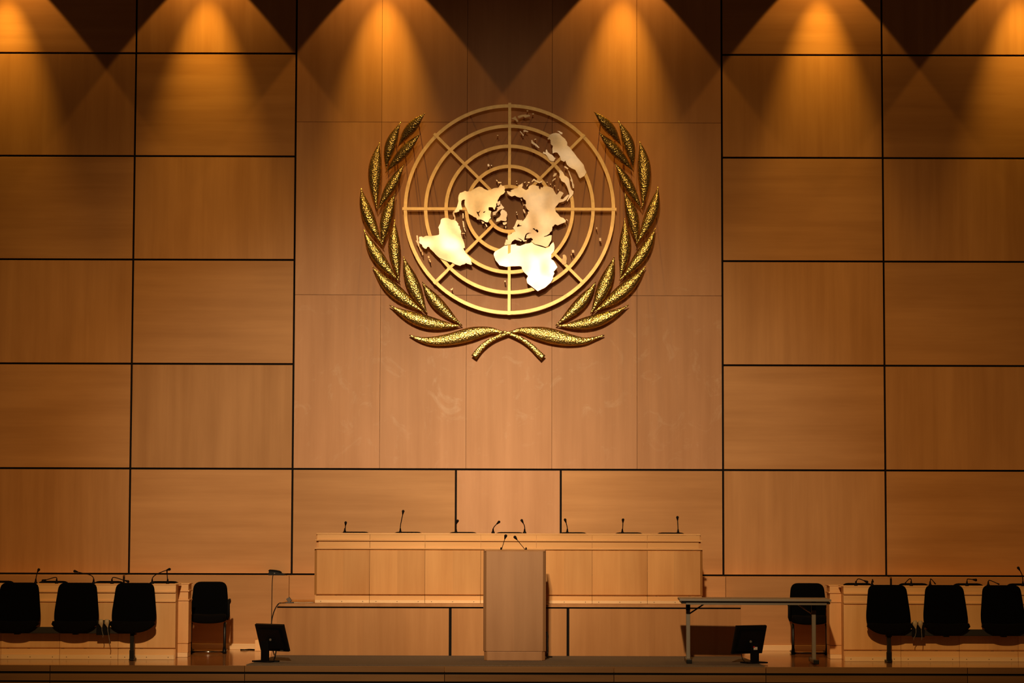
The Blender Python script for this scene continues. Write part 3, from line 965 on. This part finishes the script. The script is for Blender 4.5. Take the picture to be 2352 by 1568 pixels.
# cables
cable('cable', [P(634, 1494, bl.y + .02), P(632, 1507, bl.y + .03), P(629, 1515, bl.y + .03), on_floor(628, 1519, .018), on_floor(640, 1519, .018)], 'black cable with plug hanging from the telephone-side monitor to the carpet', .007, parent=ml)
cable('cable', [P(1703, 1500, br.y + .02), P(1705, 1512, br.y + .03), P(1711, 1519, br.y + .03), on_floor(1716, 1520.5, .018)], 'thin black cable looping under the table-side monitor', .004, parent=mr)
cable('floor_cable', [on_floor(553, 1491.5, .008), on_floor(562, 1492, .010), on_floor(572, 1491, .008), on_floor(584, 1491.5, .008)], 'short dark cable lying on the floor by the outlet box', .008)
lr = LY + .25
cable('lectern_cable', [P(1255.5, 1450, lr), P(1258, 1462, lr), P(1256.5, 1474, lr), P(1258, 1490, lr), P(1257, 1502, lr), on_floor(1257, 1508, .02), on_floor(1268, 1508, .02)], 'tangled black cables beside the foot of the lectern', .009)

# small device on the dais corner
gd = tag(empty('desk_device', P(664, 1385.5, DY + .16)), 'small grey device leaning on the platform corner beside its white cable', 'device')
gd.location.z = dz + .001
MB().prism([(-.05, 0), (.055, 0), (.05, .012), (-.04, .012)], -.05, .05, 'y', .003).build('base', M['greyplastic'], gd)
MB().box(-.022, .022, -.03, .03, -.028, .028, .006).xform(Matrix.Translation((-.0, 0, .036)) @ Matrix.Rotation(math.radians(-35), 4, 'Y')).build('handset', M['greyplastic'], gd)
cable('white_cable', [P(668, 1384.8, DY + .18), P(680, 1383.5, DY + .2), P(695, 1384.5, DY + .2), P(712, 1383.5, DY + .22), P(720, 1384, DY + .24)], 'pale cable lying along the platform edge towards the presiding desk', .006, 'ivory')

# outlet box
obx = P(593, 1470, -.6)
x0, x1 = X(585.5, 1485, -.62), X(606, 1485, -.62)
ob = tag(MB().box(x0, x1, -.62, WY - .02, 0.001, Z(593, 1470, -.62), .004).build('outlet_box', M['desk_h']), 'small wooden outlet box on the floor behind the telephone-side monitor', 'box')

# telephone on the ledge
ph = tag(empty('telephone', (X(637, 1318, -.11), -.11, zl + .001)), 'black desk telephone standing on the narrow wall ledge', 'telephone')
MB().prism([(-.105, 0), (.10, 0), (.095, .014), (-.0, .043), (-.085, .050), (-.105, .03)], -.08, .08, 'y', .004).build('body', M['blk'], ph)
MB().tube([(-.10, -.05, .046), (-.085, -.05, .054), (-.06, -.05, .057), (-.01, -.05, .053), (.03, -.05, .042), (.055, -.05, .030)], [.014, .018, .013, .012, .015, .012], 10).build('handset', M['blk_matte'], ph)
MB().box(-.035, -.02, -.0815, -.079, .018, .030).build('badge', M['greymetal'], ph)
MB().tube([(.05, -.05, .02), (.075, -.06, .012), (.10, -.05, .010), (.125, -.03, .006)], .008, 8).build('coiled_cord', M['cable'], ph)

cable('cord', [P(627, 1322, WY - .012) + Vector((0, .0, .012)), P(625, 1340, WY - .012), P(624, 1400, WY - .012), P(623, 1460, WY - .014), P(624, 1476, WY - .03), P(626, 1488, WY - .06)], 'thin dark cord hanging down the wall from the telephone', .004, parent=ph)
cable('cable', [P(660, 1384.5, DY + .15) + Vector((0, 0, .0)), P(648, 1385, DY + .05), P(640, 1386, DY - .02), P(631, 1400, DY - .05), P(625, 1420, DY - .1), P(623.5, 1440, DY - .12), P(625, 1480, DY - .12), on_floor(630, 1504, .012)], 'dark cable drooping over the platform corner behind the monitor', .006, parent=gd)

# ------------------------------------------------------------------ emblem
EY = -0.17
EC = P(1170, 479.8, EY)
emb = tag(empty('wall_emblem', (EC.x, 0, EC.z)), 'large golden wall emblem, a world map in rings framed by laurel branches', 'emblem')
KPX = (P(1270, 480, EY).x - P(1070, 480, EY).x) / 200.0
eparts = []
BW = .043


def rods(mb, pts, r=.007, y0=EY):
    for p in pts:
        mb.tube([(p.x, y0 + .01, p.z), (p.x, -.0005, p.z)], r, 6)


for ri, rp in enumerate((239, 192.2, 145.4, 98.8, 52.0)):
    R = rp * KPX
    mb = MB()
    ns = 128
    prof = [(R - BW / 2, EY), (R + BW / 2, EY), (R + BW / 2, EY + .03), (R - BW / 2, EY + .03)]
    rv = []
    for k in range(ns):
        a = 2 * math.pi * k / ns
        rv.append([mb.bm.verts.new((EC.x + r * math.cos(a), y, EC.z + r * math.sin(a))) for r, y in prof])
    for k in range(ns):
        for q in range(4):
            mb.bm.faces.new([rv[k][q], rv[k][(q + 1) % 4], rv[(k + 1) % ns][(q + 1) % 4], rv[(k + 1) % ns][q]])
    rods(mb, [EC + Vector((R * math.cos(a), 0, R * math.sin(a))) for a in [math.pi / 8 + k * math.pi / 4 for k in range(8)]])
    eparts.append(mb.build('map_ring', M['ring']))
for ang, r0, r1 in ((90, 50, 246), (270, 50, 244), (0, 50, 246), (180, 50, 246), (45, 55, 244), (135, 50, 246), (225, 50, 244), (315, 100, 243)):
    a = math.radians(ang)
    mb = MB()
    mb.box(r0 * KPX, r1 * KPX, -.018, .018, -.5, .5)
    # local x along the spoke
    bmv = mb.bm.verts[:]
    for v in bmv:
        l, t, d = v.co.x, v.co.y, v.co.z
        v.co = Vector((EC.x + l * math.cos(a) - t * math.sin(a), EY - .008 + (d + .5) * .024, EC.z + l * math.sin(a) + t * math.cos(a)))
    eparts.append(mb.build('map_spoke', M['ring']))

c3 = lambda L_: [(940 + x / 7.129, 400 + y / 7.127) for x, y in L_]
c4 = lambda L_: [(1110 + x / 9.8, 390 + y / 9.8) for x, y in L_]
c5 = lambda L_: [(1110 + x / 8.254, 500 + y / 8.253) for x, y in L_]
c6 = lambda L_: [(1150 + x / 7.126, 230 + y / 7.127) for x, y in L_]
c8 = lambda L_: [(1240 + x / 4.48, 500 + y / 4.48) for x, y in L_]
c10 = lambda L_: [(900 + x / 7.127, 220 + y / 7.127) for x, y in L_]


def plate(name, poly, holes=(), Y=EY - .02, th=.014, tilt=(0, 0), m='plate', pins=True, bend=None):
    loops = [[P(x, y, Y) for x, y in poly]] + [[P(x, y, Y) for x, y in h] for h in holes]
    cx = sum(v.x for v in loops[0]) / len(loops[0]); cz_ = sum(v.z for v in loops[0]) / len(loops[0])
    flat = [v for l in loops for v in l]
    tris = tessellate_polygon([[Vector((v.x, v.z, 0)) for v in l] for l in loops])
    mb = MB()

    def yy(v, back):
        return Y + (v.x - cx) * tilt[0] + (v.z - cz_) * tilt[1] + (th if back else 0)
    fr_ = [mb.bm.verts.new((v.x, yy(v, 0), v.z)) for v in flat]
    bk_ = [mb.bm.verts.new((v.x, yy(v, 1), v.z)) for v in flat]
    for t in tris:
        try:
            mb.bm.faces.new([fr_[i] for i in t])
            mb.bm.faces.new([bk_[i] for i in t][::-1])
        except ValueError:
            pass
    k = 0
    for l in loops:
        n = len(l)
        for i in range(n):
            a, b_ = k + i, k + (i + 1) % n
            try:
                mb.bm.faces.new([fr_[a], bk_[a], bk_[b_], fr_[b_]])
            except ValueError:
                pass
        k += n
    if pins:
        q = loops[0]
        mb.tube([(cx, Y + .008, cz_), (cx, -.0005, cz_)], .006, 6)
    o = mb.build(name, M[m])
    eparts.append(o)
    return o


NA = c3([(1500,160),(1520,185),(1555,195),(1570,235),(1560,260),(1572,285),(1545,320),(1500,345),(1475,375),(1465,400),(1445,425),(1450,460),(1425,480),(1425,520),(1410,550),(1400,585),(1380,575),(1370,545),(1345,540),(1300,540),(1300,590),(1345,605),(1335,640),(1330,690),(1340,715),(1310,745),(1290,790),(1250,785),(1215,760),(1180,745),(1150,740),(1110,745),(1100,715),(1060,700),(1020,670),(970,645),(955,610),(945,570),(925,540),(905,500),(905,440),(915,415),(880,415),(855,440),(850,490),(862,540),(868,578),(820,580),(815,605),(780,622),(745,630),(730,610),(750,580),(775,550),(790,500),(805,440),(800,390),(810,340),(830,305),(875,290),(910,270),(950,280),(1010,275),(1050,245),(1090,220),(1140,200),(1190,210),(1230,240),(1280,260),(1330,255),(1380,230),(1430,220),(1460,225),(1475,195)])
lakes = c3([(1100,612),(1132,622),(1162,592),(1152,624),(1136,638),(1152,694),(1138,690),(1118,650)])
bay = c3([(1208,622),(1240,604),(1242,618),(1222,634)])
plate('continent_plate', NA, [lakes, bay], tilt=(-.02, .04))
plate('continent_plate', c3([(725,600),(710,640),(722,684),(738,702),(733,752),(758,752),(754,690),(737,650),(742,615)]), Y=EY - .0195)
SA = c3([(530,725),(590,710),(640,720),(690,745),(735,740),(770,765),(805,810),(800,835),(825,850),(830,890),(850,930),(845,975),(860,1025),(885,1085),(905,1145),(912,1200),(895,1215),(880,1205),(900,1245),(925,1290),(970,1340),(1010,1390),(1015,1440),(1028,1475),(1010,1485),(960,1470),(930,1455),(905,1475),(870,1480),(830,1500),(780,1485),(740,1470),(690,1440),(640,1430),(600,1415),(540,1390),(490,1365),(460,1340),(430,1310),(395,1270),(365,1240),(345,1225),(320,1185),(295,1190),(280,1220),(250,1215),(220,1190),(205,1150),(175,1135),(160,1115),(165,1080),(160,1040),(165,1020),(200,1015),(230,1030),(265,1010),(300,1005),(340,1015),(390,1005),(440,1000),(485,990),(490,960),(488,900),(475,870),(490,840),(510,800),(515,750)])
plate('continent_plate', SA, tilt=(-.01, .03))
EU = c4([(525,472),(545,530),(600,580),(640,600),(710,575),(760,605),(830,625),(885,615),(900,650),(955,690),(965,760),(940,790),(985,880),(1040,930),(1000,940),(1005,985),(970,1040),(945,1090),(900,1140),(865,1160),(880,1130),(820,1130),(760,1120),(740,1160),(720,1220),(690,1280),(665,1300),(700,1345),(720,1385),(650,1420),(620,1450),(545,1480),(548,1568)]) + \
     c5([(462,420),(430,412),(415,470),(400,495),(412,522),(455,514),(522,502),(545,450),(600,412),(640,425),(690,436),(715,450),(735,430),(700,412),(650,382),(705,398),(745,425),(765,452),(825,440),(818,424),(780,425),(778,405),(790,350),(812,305),(850,285),(912,288),(862,300),(822,325),(806,390),(870,388),(905,378),(930,395),(942,420),(905,440),(915,452),(985,502),(1090,522),(1185,558),(1235,530),(1260,480),(1290,430),(1295,380),(1300,330),(1255,330),(1225,345),(1155,362),(1150,352),(1200,338),(1255,300),(1265,275),(1300,250),(1310,200),(1310,160),(1320,168),(1360,122),(1410,145),(1480,112),(1555,85)]) + \
     c4([(1860,1140),(1800,1080),(1735,1060),(1690,1000),(1640,950),(1620,900),(1610,860),(1640,820),(1690,760),(1700,740),(1800,715),(1870,670),(1930,580),(1920,550),(1880,570),(1830,620),(1790,660),(1740,650),(1760,600),(1800,540),(1810,520),(1750,485),(1710,480),(1680,530),(1650,560),(1620,520),(1600,480),(1570,420),(1510,385),(1440,370),(1380,370),(1350,370),(1330,400),(1300,385),(1278,445),(1250,405),(1252,368),(1170,345),(1100,335),(1040,360),(1010,400),(1025,425),(960,455),(930,440),(870,400),(890,350),(885,290),(850,320),(790,345),(780,400),(720,420),(640,450),(610,470),(640,490),(600,490),(560,480)])
caspian = c4([(1110,1325),(1145,1310),(1175,1350),(1205,1335),(1245,1380),(1222,1415),(1180,1375),(1150,1350)])
baltic = c4([(760,1255),(800,1205),(815,1245),(875,1258),(830,1270),(795,1275),(765,1285)])
plate('continent_plate', EU, [caspian, baltic], tilt=(0, .008))
AF = c5([(412,520),(455,515),(530,505),(600,500),(625,490),(625,520),(700,530),(750,510),(800,490),(870,480),(920,455),(955,500),(990,513),(1080,540),(1180,571),(1240,562),(1290,490),(1330,460),(1345,500),(1350,560),(1345,630),(1290,690),(1285,780),(1330,810),(1370,870),(1405,940),(1335,1025),(1350,1060),(1320,1110),(1325,1150),(1280,1230),(1225,1280),(1170,1330),(1100,1360),(1035,1395),(1000,1370),(930,1315),(835,1240),(820,1160),(850,1105),(780,1040),(735,980),(730,930),(690,915),(520,920),(440,930),(310,900),(230,800),(195,690),(215,640),(320,580)])
plate('continent_plate', AF, Y=EY - .022, tilt=(-.03, .062))
AU = c6([(790,590),(810,560),(850,545),(900,535),(960,545),(1000,590),(1050,630),(1090,690),(1090,740),(1130,770),(1150,800),(1200,860),(1250,930),(1310,1000),(1360,1060),(1375,1120),(1405,1180),(1370,1240),(1330,1260),(1300,1280),(1280,1260),(1255,1200),(1220,1140),(1170,1120),(1120,1090),(1080,1050),(1060,990),(1040,1010),(990,985),(970,920),(930,860),(890,855),(850,870),(845,790),(855,750),(820,720),(815,650),(780,620)])
plate('continent_plate', AU)
islands = [
    c3([(870,640),(890,640),(890,722),(875,722)]), c3([(870,760),(893,770),(906,872),(884,870)]), c3([(890,880),(905,878),(925,938),(913,940)]), c3([(855,962),(912,960),(912,972),(858,974)]),
    c3([(115,1000),(140,1000),(150,1080),(125,1090)]), c3([(106,1085),(150,1085),(165,1170),(150,1190),(135,1140)]), c3([(155,1185),(172,1185),(205,1262),(190,1270)]), c3([(205,1270),(218,1270),(230,1322),(215,1325)]),
    c3([(300,1340),(325,1335),(335,1370),(310,1375)]), c3([(318,1385),(335,1385),(356,1435),(340,1442)]),
    c3([(1440,470),(1470,435),(1488,440),(1492,480),(1470,515),(1440,510)]),
    c3([(1365,620),(1430,600),(1450,560),(1430,545),(1490,520),(1500,475),(1520,510),(1555,545),(1540,565),(1510,570),(1480,580),(1450,610),(1420,640),(1410,670),(1385,665),(1372,680)]),
    c3([(1500,600),(1520,575),(1560,590),(1595,620),(1605,660),(1590,710),(1595,750),(1580,770),(1550,765),(1500,755),(1470,770),(1420,780),(1430,730),(1480,700),(1500,660),(1490,620)]),
    c3([(1530,790),(1600,780),(1595,810),(1560,832),(1535,820)]), c3([(1572,848),(1584,846),(1588,884),(1574,884)]),
    c3([(1180,765),(1220,780),(1230,800),(1195,810)]), c3([(1240,810),(1260,815),(1282,855),(1265,866)]),
    c3([(1448,120),(1512,130),(1505,145),(1455,147)]), c3([(1418,92),(1434,90),(1450,110),(1436,118)]),
    c4([(1085,265),(1130,205),(1150,200),(1200,245),(1260,265),(1330,250),(1325,280),(1260,300),(1200,275),(1140,240),(1100,272)]),
    c4([(1000,270),(1050,270),(1045,295),(1005,300)]), c4([(918,285),(948,262),(955,272),(930,297)]), c4([(970,365),(1008,322),(1016,330),(985,372)]),
    c4([(890,890),(920,885),(948,970),(935,985),(905,930)]), c4([(735,945),(758,940),(764,960),(742,965)]), c4([(748,990),(768,985),(774,1008),(752,1012)]),
    c4([(838,650),(860,652),(875,690),(857,692)]), c4([(898,785),(930,775),(936,795),(905,806)]), c4([(738,252),(762,248),(764,268),(740,270)]), c4([(745,300),(768,298),(768,318),(748,320)]),
    c4([(1600,75),(1655,70),(1640,120),(1600,155),(1565,145)]), c4([(1555,235),(1600,190),(1630,180),(1635,205),(1590,235),(1555,265)]),
    c4([(1700,0),(1760,20),(1800,60),(1830,130),(1880,150),(1930,200),(1945,300),(1960,400),(1990,450),(2035,480),(2025,540),(1990,590),(1940,640),(1890,710),(1882,690),(1930,600),(1940,540),(1920,460),(1880,360),(1830,290),(1790,270),(1750,240),(1740,200),(1710,170),(1720,110)]),
    c4([(1910,0),(1935,40),(1965,120),(1995,190),(2015,235),(2020,290),(2045,340),(2042,412),(2015,412),(2000,350),(1990,280),(1958,230),(1972,200),(1940,110)]),
    c4([(1865,1112),(1880,1108),(1905,1138),(1890,1144)]), c4([(1495,310),(1530,315),(1525,335),(1500,330)]), c4([(1430,265),(1452,275),(1446,295),(1430,290)]), c4([(1600,345),(1622,350),(1618,375),(1600,370)]), c4([(1680,430),(1702,440),(1696,470),(1682,460)]),
    c6([(920,505),(960,505),(1015,535),(1005,562),(980,552),(950,520)]),
    c6([(740,810),(755,806),(775,850),(810,880),(850,900),(880,940),(900,945),(870,1000),(840,1000),(800,985),(770,930),(740,890),(690,870),(700,840),(735,860)]),
    c6([(1035,1090),(1060,1080),(1112,1115),(1095,1132)]),
    c6([(172,300),(215,280),(240,260),(255,290),(290,340),(275,357),(230,320),(200,308)]), c6([(280,262),(340,240),(400,235),(470,238),(487,265),(450,272),(400,287),(370,267),(310,292),(285,290)]),
    c6([(425,165),(450,165),(450,185),(428,185)]), c6([(512,215),(545,215),(542,235),(518,235)]),
    c6([(308,510),(330,508),(355,545),(385,570),(365,585),(335,540)]), c6([(370,492),(400,484),(455,510),(445,527),(400,515),(375,525)]),
    c6([(498,655),(520,650),(530,680),(585,720),(635,775),(618,782),(560,738),(505,705)]), c6([(545,640),(575,628),(585,640),(555,652)]), c6([(765,625),(785,615),(795,640),(775,645)]),
    c5([(1505,705),(1540,695),(1570,720),(1585,775),(1575,810),(1580,860),(1545,890),(1510,890),(1480,850),(1485,800),(1510,760)]),
    c5([(1685,622),(1705,605),(1725,620),(1720,652),(1690,657)]), c5([(1660,690),(1675,678),(1680,700),(1668,715)]), c5([(395,1190),(428,1188),(425,1217),(400,1212)]),
    c8([(610,208),(630,206),(632,238),(612,238)]), c8([(580,98),(590,98),(590,118),(582,118)]), c8([(328,332),(350,330),(354,358),(332,360)]),
    c10([(1565,1118),(1588,1115),(1602,1138),(1590,1158),(1568,1152)]), c10([(1622,1130),(1638,1130),(1638,1148),(1624,1148)]), c10([(1722,640),(1740,638),(1742,655),(1724,657)]),
    [(1035.5, 665), (1034, 663), (1038, 663.5), (1039.5, 660), (1040.5, 663), (1038, 666.5)],
]
for k, isl in enumerate(islands):
    plate('island_plate', isl, Y=EY - .021 - .0006 * (k % 3), th=.010, tilt=(0, .0))


# laurel leaves
def leaf(path, Yb, Yt, dome=.20):
    """path: list of (px,py,width px) from tip to base"""
    n = len(path)
    cs = []
    for i, (x, y, w) in enumerate(path):
        t = i / (n - 1)
        Y = Yt + (Yb - Yt) * t
        cs.append((P(x, y, Y), w * KPX))
    mb = MB()
    segs = 12
    rows = []
    for i, (c, w) in enumerate(cs):
        a = cs[max(i - 1, 0)][0]; b_ = cs[min(i + 1, n - 1)][0]
        t = (b_ - a); t.y = 0; t.normalize()
        pr = Vector((-t.z, 0, t.x))
        row = []
        for k in range(segs + 1):
            u = -1 + 2 * k / segs
            hgt = dome * w * (1 - abs(u) ** 2.0) ** .85
            row.append(mb.bm.verts.new(c + pr * (u * w / 2) + Vector((0, -hgt - .002, 0))))
        back = mb.bm.verts.new(c + Vector((0, .004, 0)))
        rows.append((row, back))
    for i in range(n - 1):
        r0, k0 = rows[i]; r1, k1 = rows[i + 1]
        for k in range(segs):
            f = mb.bm.faces.new([r0[k], r0[k + 1], r1[k + 1], r1[k]]); f.smooth = True
        for e in (0, segs):
            mb.bm.faces.new([r0[e], r1[e], k1, k0])
    for row, back in (rows[0], rows[-1]):
        for k in range(segs):
            mb.bm.faces.new([row[k], row[k + 1], back])
    bmesh.ops.recalc_face_normals(mb.bm, faces=mb.bm.faces[:])
    for q in (n // 4, 3 * n // 4):
        c = cs[q][0]
        mb.tube([(c.x, c.y + .003, c.z), (c.x, -.0005, c.z)], .006, 6)
    o = mb.build('laurel_leaf', M['leaf'])
    eparts.append(o)


def leaf_from(tip, base, mid, W, Yb=-.2, Yt=-.27, n=26, pw=1.15):
    tip, base, mid = Vector(tip), Vector(base), Vector(mid)
    ctl = 2 * mid - (tip + base) / 2
    pth = []
    for i in range(n):
        t = i / (n - 1)
        p = (1 - t) ** 2 * tip + 2 * t * (1 - t) * ctl + t * t * base
        s = t ** .96
        w = W * max(.0, math.sin(math.pi * s)) ** pw
        pth.append((p.x, p.y, max(w, 1.4)))
    leaf(pth, Yb, Yt)


LEAVES = [
    ((976.5, 260), (913, 339), (942.3, 296.5), 25, -.24, -.40),
    ((920.6, 281), (887, 389), (896.7, 335), 26, -.22, -.32),
    ((965.5, 307), (885, 397), (926, 351), 24, -.22, -.36),
    ((872, 328), (866, 485), (861, 398), 31, -.20, -.27),
    ((928.6, 377), (866, 484), (898.5, 427), 24, -.20, -.30),
    ((829.7, 432), (881.5, 567), (846, 497), 28, -.18, -.25),
    ((908, 443), (878, 566), (888, 502), 28, -.18, -.25),
    ((835.7, 527), (919.4, 647), (868.5, 590), 28, -.13, -.17),
    ((906.7, 504.5), (917, 645), (906, 572), 28, -.13, -.17),
    ((855, 611.6), (976, 717), (908.5, 669.5), 32, -.10, -.13),
    ((927, 589), (982, 721), (949.5, 656), 32, -.10, -.13),
    ((894, 700), (1062, 747), (976.5, 739), 31, -.09, -.12),
    ((969.6, 647), (1062, 747), (1007, 699), 28, -.09, -.12),
]
for i, (a, b_, c, W, yb, yt) in enumerate(LEAVES):
    leaf_from(a, b_, c, W, yb, yt)
    mc = 2341.0 if i < 9 else 2338.0
    mir = lambda p: (mc - p[0], p[1] - (3 if i < 9 else 0))
    leaf_from(mir(a), mir(b_), mir(c), W, yb, yt)


def interp(pts, n):
    out = []
    for i in range(n):
        t = i / (n - 1) * (len(pts) - 1)
        k = min(int(t), len(pts) - 2)
        f = t - k
        p = [pts[max(k - 1, 0)], pts[k], pts[k + 1], pts[min(k + 2, len(pts) - 1)]]
        out.append(tuple(.5 * ((2 * p[1][j]) + (p[2][j] - p[0][j]) * f + (2 * p[0][j] - 5 * p[1][j] + 4 * p[2][j] - p[3][j]) * f * f + (3 * p[1][j] - p[0][j] - 3 * p[2][j] + p[3][j]) * f ** 3) for j in range(len(pts[0]))))
    return out


c9 = lambda L_: [(920 + x / 4.704, 690 + y / 4.706, w / 4.704) for x, y, w in L_]
bottom_l = c9([(95,374,12),(200,416,48),(320,437,88),(450,432,115),(600,405,140),(750,365,150),(880,337,115),(980,325,72),(1040,333,48),(1105,345,26)])
bottom_r = c9([(2200,375,12),(2100,408,38),(1980,437,76),(1840,428,124),(1700,400,160),(1560,368,162),(1440,345,126),(1330,325,74),(1270,325,50),(1190,345,26)])
leaf(interp(bottom_l, 34), -.10, -.08, .17)
leaf(interp(bottom_r, 34), -.10, -.08, .17)


def stem(pts):
    leaf(interp(c9(pts), 22), -.10, -.12, .14)
    eparts[-1].name = 'laurel_stem'


stem([(1205,335,26),(1150,358,34),(1080,380,44),(1000,415,50),(920,468,56),(850,535,62),(792,612,68)])
stem([(1110,335,26),(1180,360,34),(1250,388,42),(1330,430,48),(1410,490,54),(1480,560,60),(1542,620,68)])
adopt2(emb, eparts)

# ------------------------------------------------------------------ light
w = bpy.data.worlds.new('hall_dark')
SC.world = w
w.use_nodes = True
w.node_tree.nodes['Background'].inputs[0].default_value = (1.0, 0.56, 0.26, 1)
w.node_tree.nodes['Background'].inputs[1].default_value = 0.065


def spot(name, loc, target, size, blend, power, col, radius=.1):
    d = bpy.data.lights.new(name, 'SPOT')
    d.energy = power; d.color = col; d.spot_size = math.radians(size); d.spot_blend = blend; d.shadow_soft_size = radius
    o = bpy.data.objects.new(name, d)
    COL.objects.link(o)
    o.location = loc
    o.rotation_euler = (Vector(target) - Vector(loc)).to_track_quat('-Z', 'Y').to_euler()
    return o


# gallery spotlights from the back of the hall
spot('gallery_spotlight', (-1.5, -28.5, 11.5), (-1.85, 0, 1.55), 15.8, 1.0, 10300, (1.0, 1.0, .90), .28)
spot('gallery_spotlight', (-.9, -28.5, 11.5), (1.2, 0, 1.55), 15.4, 1.0, 8400, (1.0, 1.0, .90), .28)
spot('gallery_flood', (-1.6, -28.5, 11.4), (-3.2, 0, 1.45), 23, 1.0, 13000, (1.0, .64, .26), .25)
spot('gallery_flood', (-.8, -28.5, 11.4), (3.2, 0, 1.4), 23, 1.0, 12000, (1.0, .64, .26), .25)
spot('emblem_spotlight', (.3, -28.5, 8.8), (0, 0, 5.6), 11.0, 1.0, 2200, (1.0, .78, .50), .2)
# downlights grazing the wall
for px in (3, 469, 880, 1432, 1891, 2355):
    q = P(px, -188, -.45)
    spot('ceiling_downlight', (q.x, -.45, q.z), (q.x, -.45, q.z - 3), 74, .08, 100, (1.0, .60, .17), .02)
    spot('ceiling_downlight_core', (q.x, -.45, q.z), (q.x, -.03, q.z - 3), 38, 1.0, 450, (1.0, .64, .12), .02)

SC.view_settings.view_transform = 'Standard'
SC.view_settings.look = 'None'
SC.view_settings.exposure = 0.0
SC.view_settings.gamma = 1.0
# camera contrast curve
SC.view_settings.use_curve_mapping = True
cmap = SC.view_settings.curve_mapping
cv = cmap.curves[3]
cv.points[0].location = (0, 0)
cv.points[1].location = (1, 1)
for t in (.01, .03, .07, .14, .25, .4, .6, .8):
    cv.points.new(t, t ** 1.18)
cmap.update()
SC.cycles.max_bounces = 6
SC.cycles.use_denoising = True
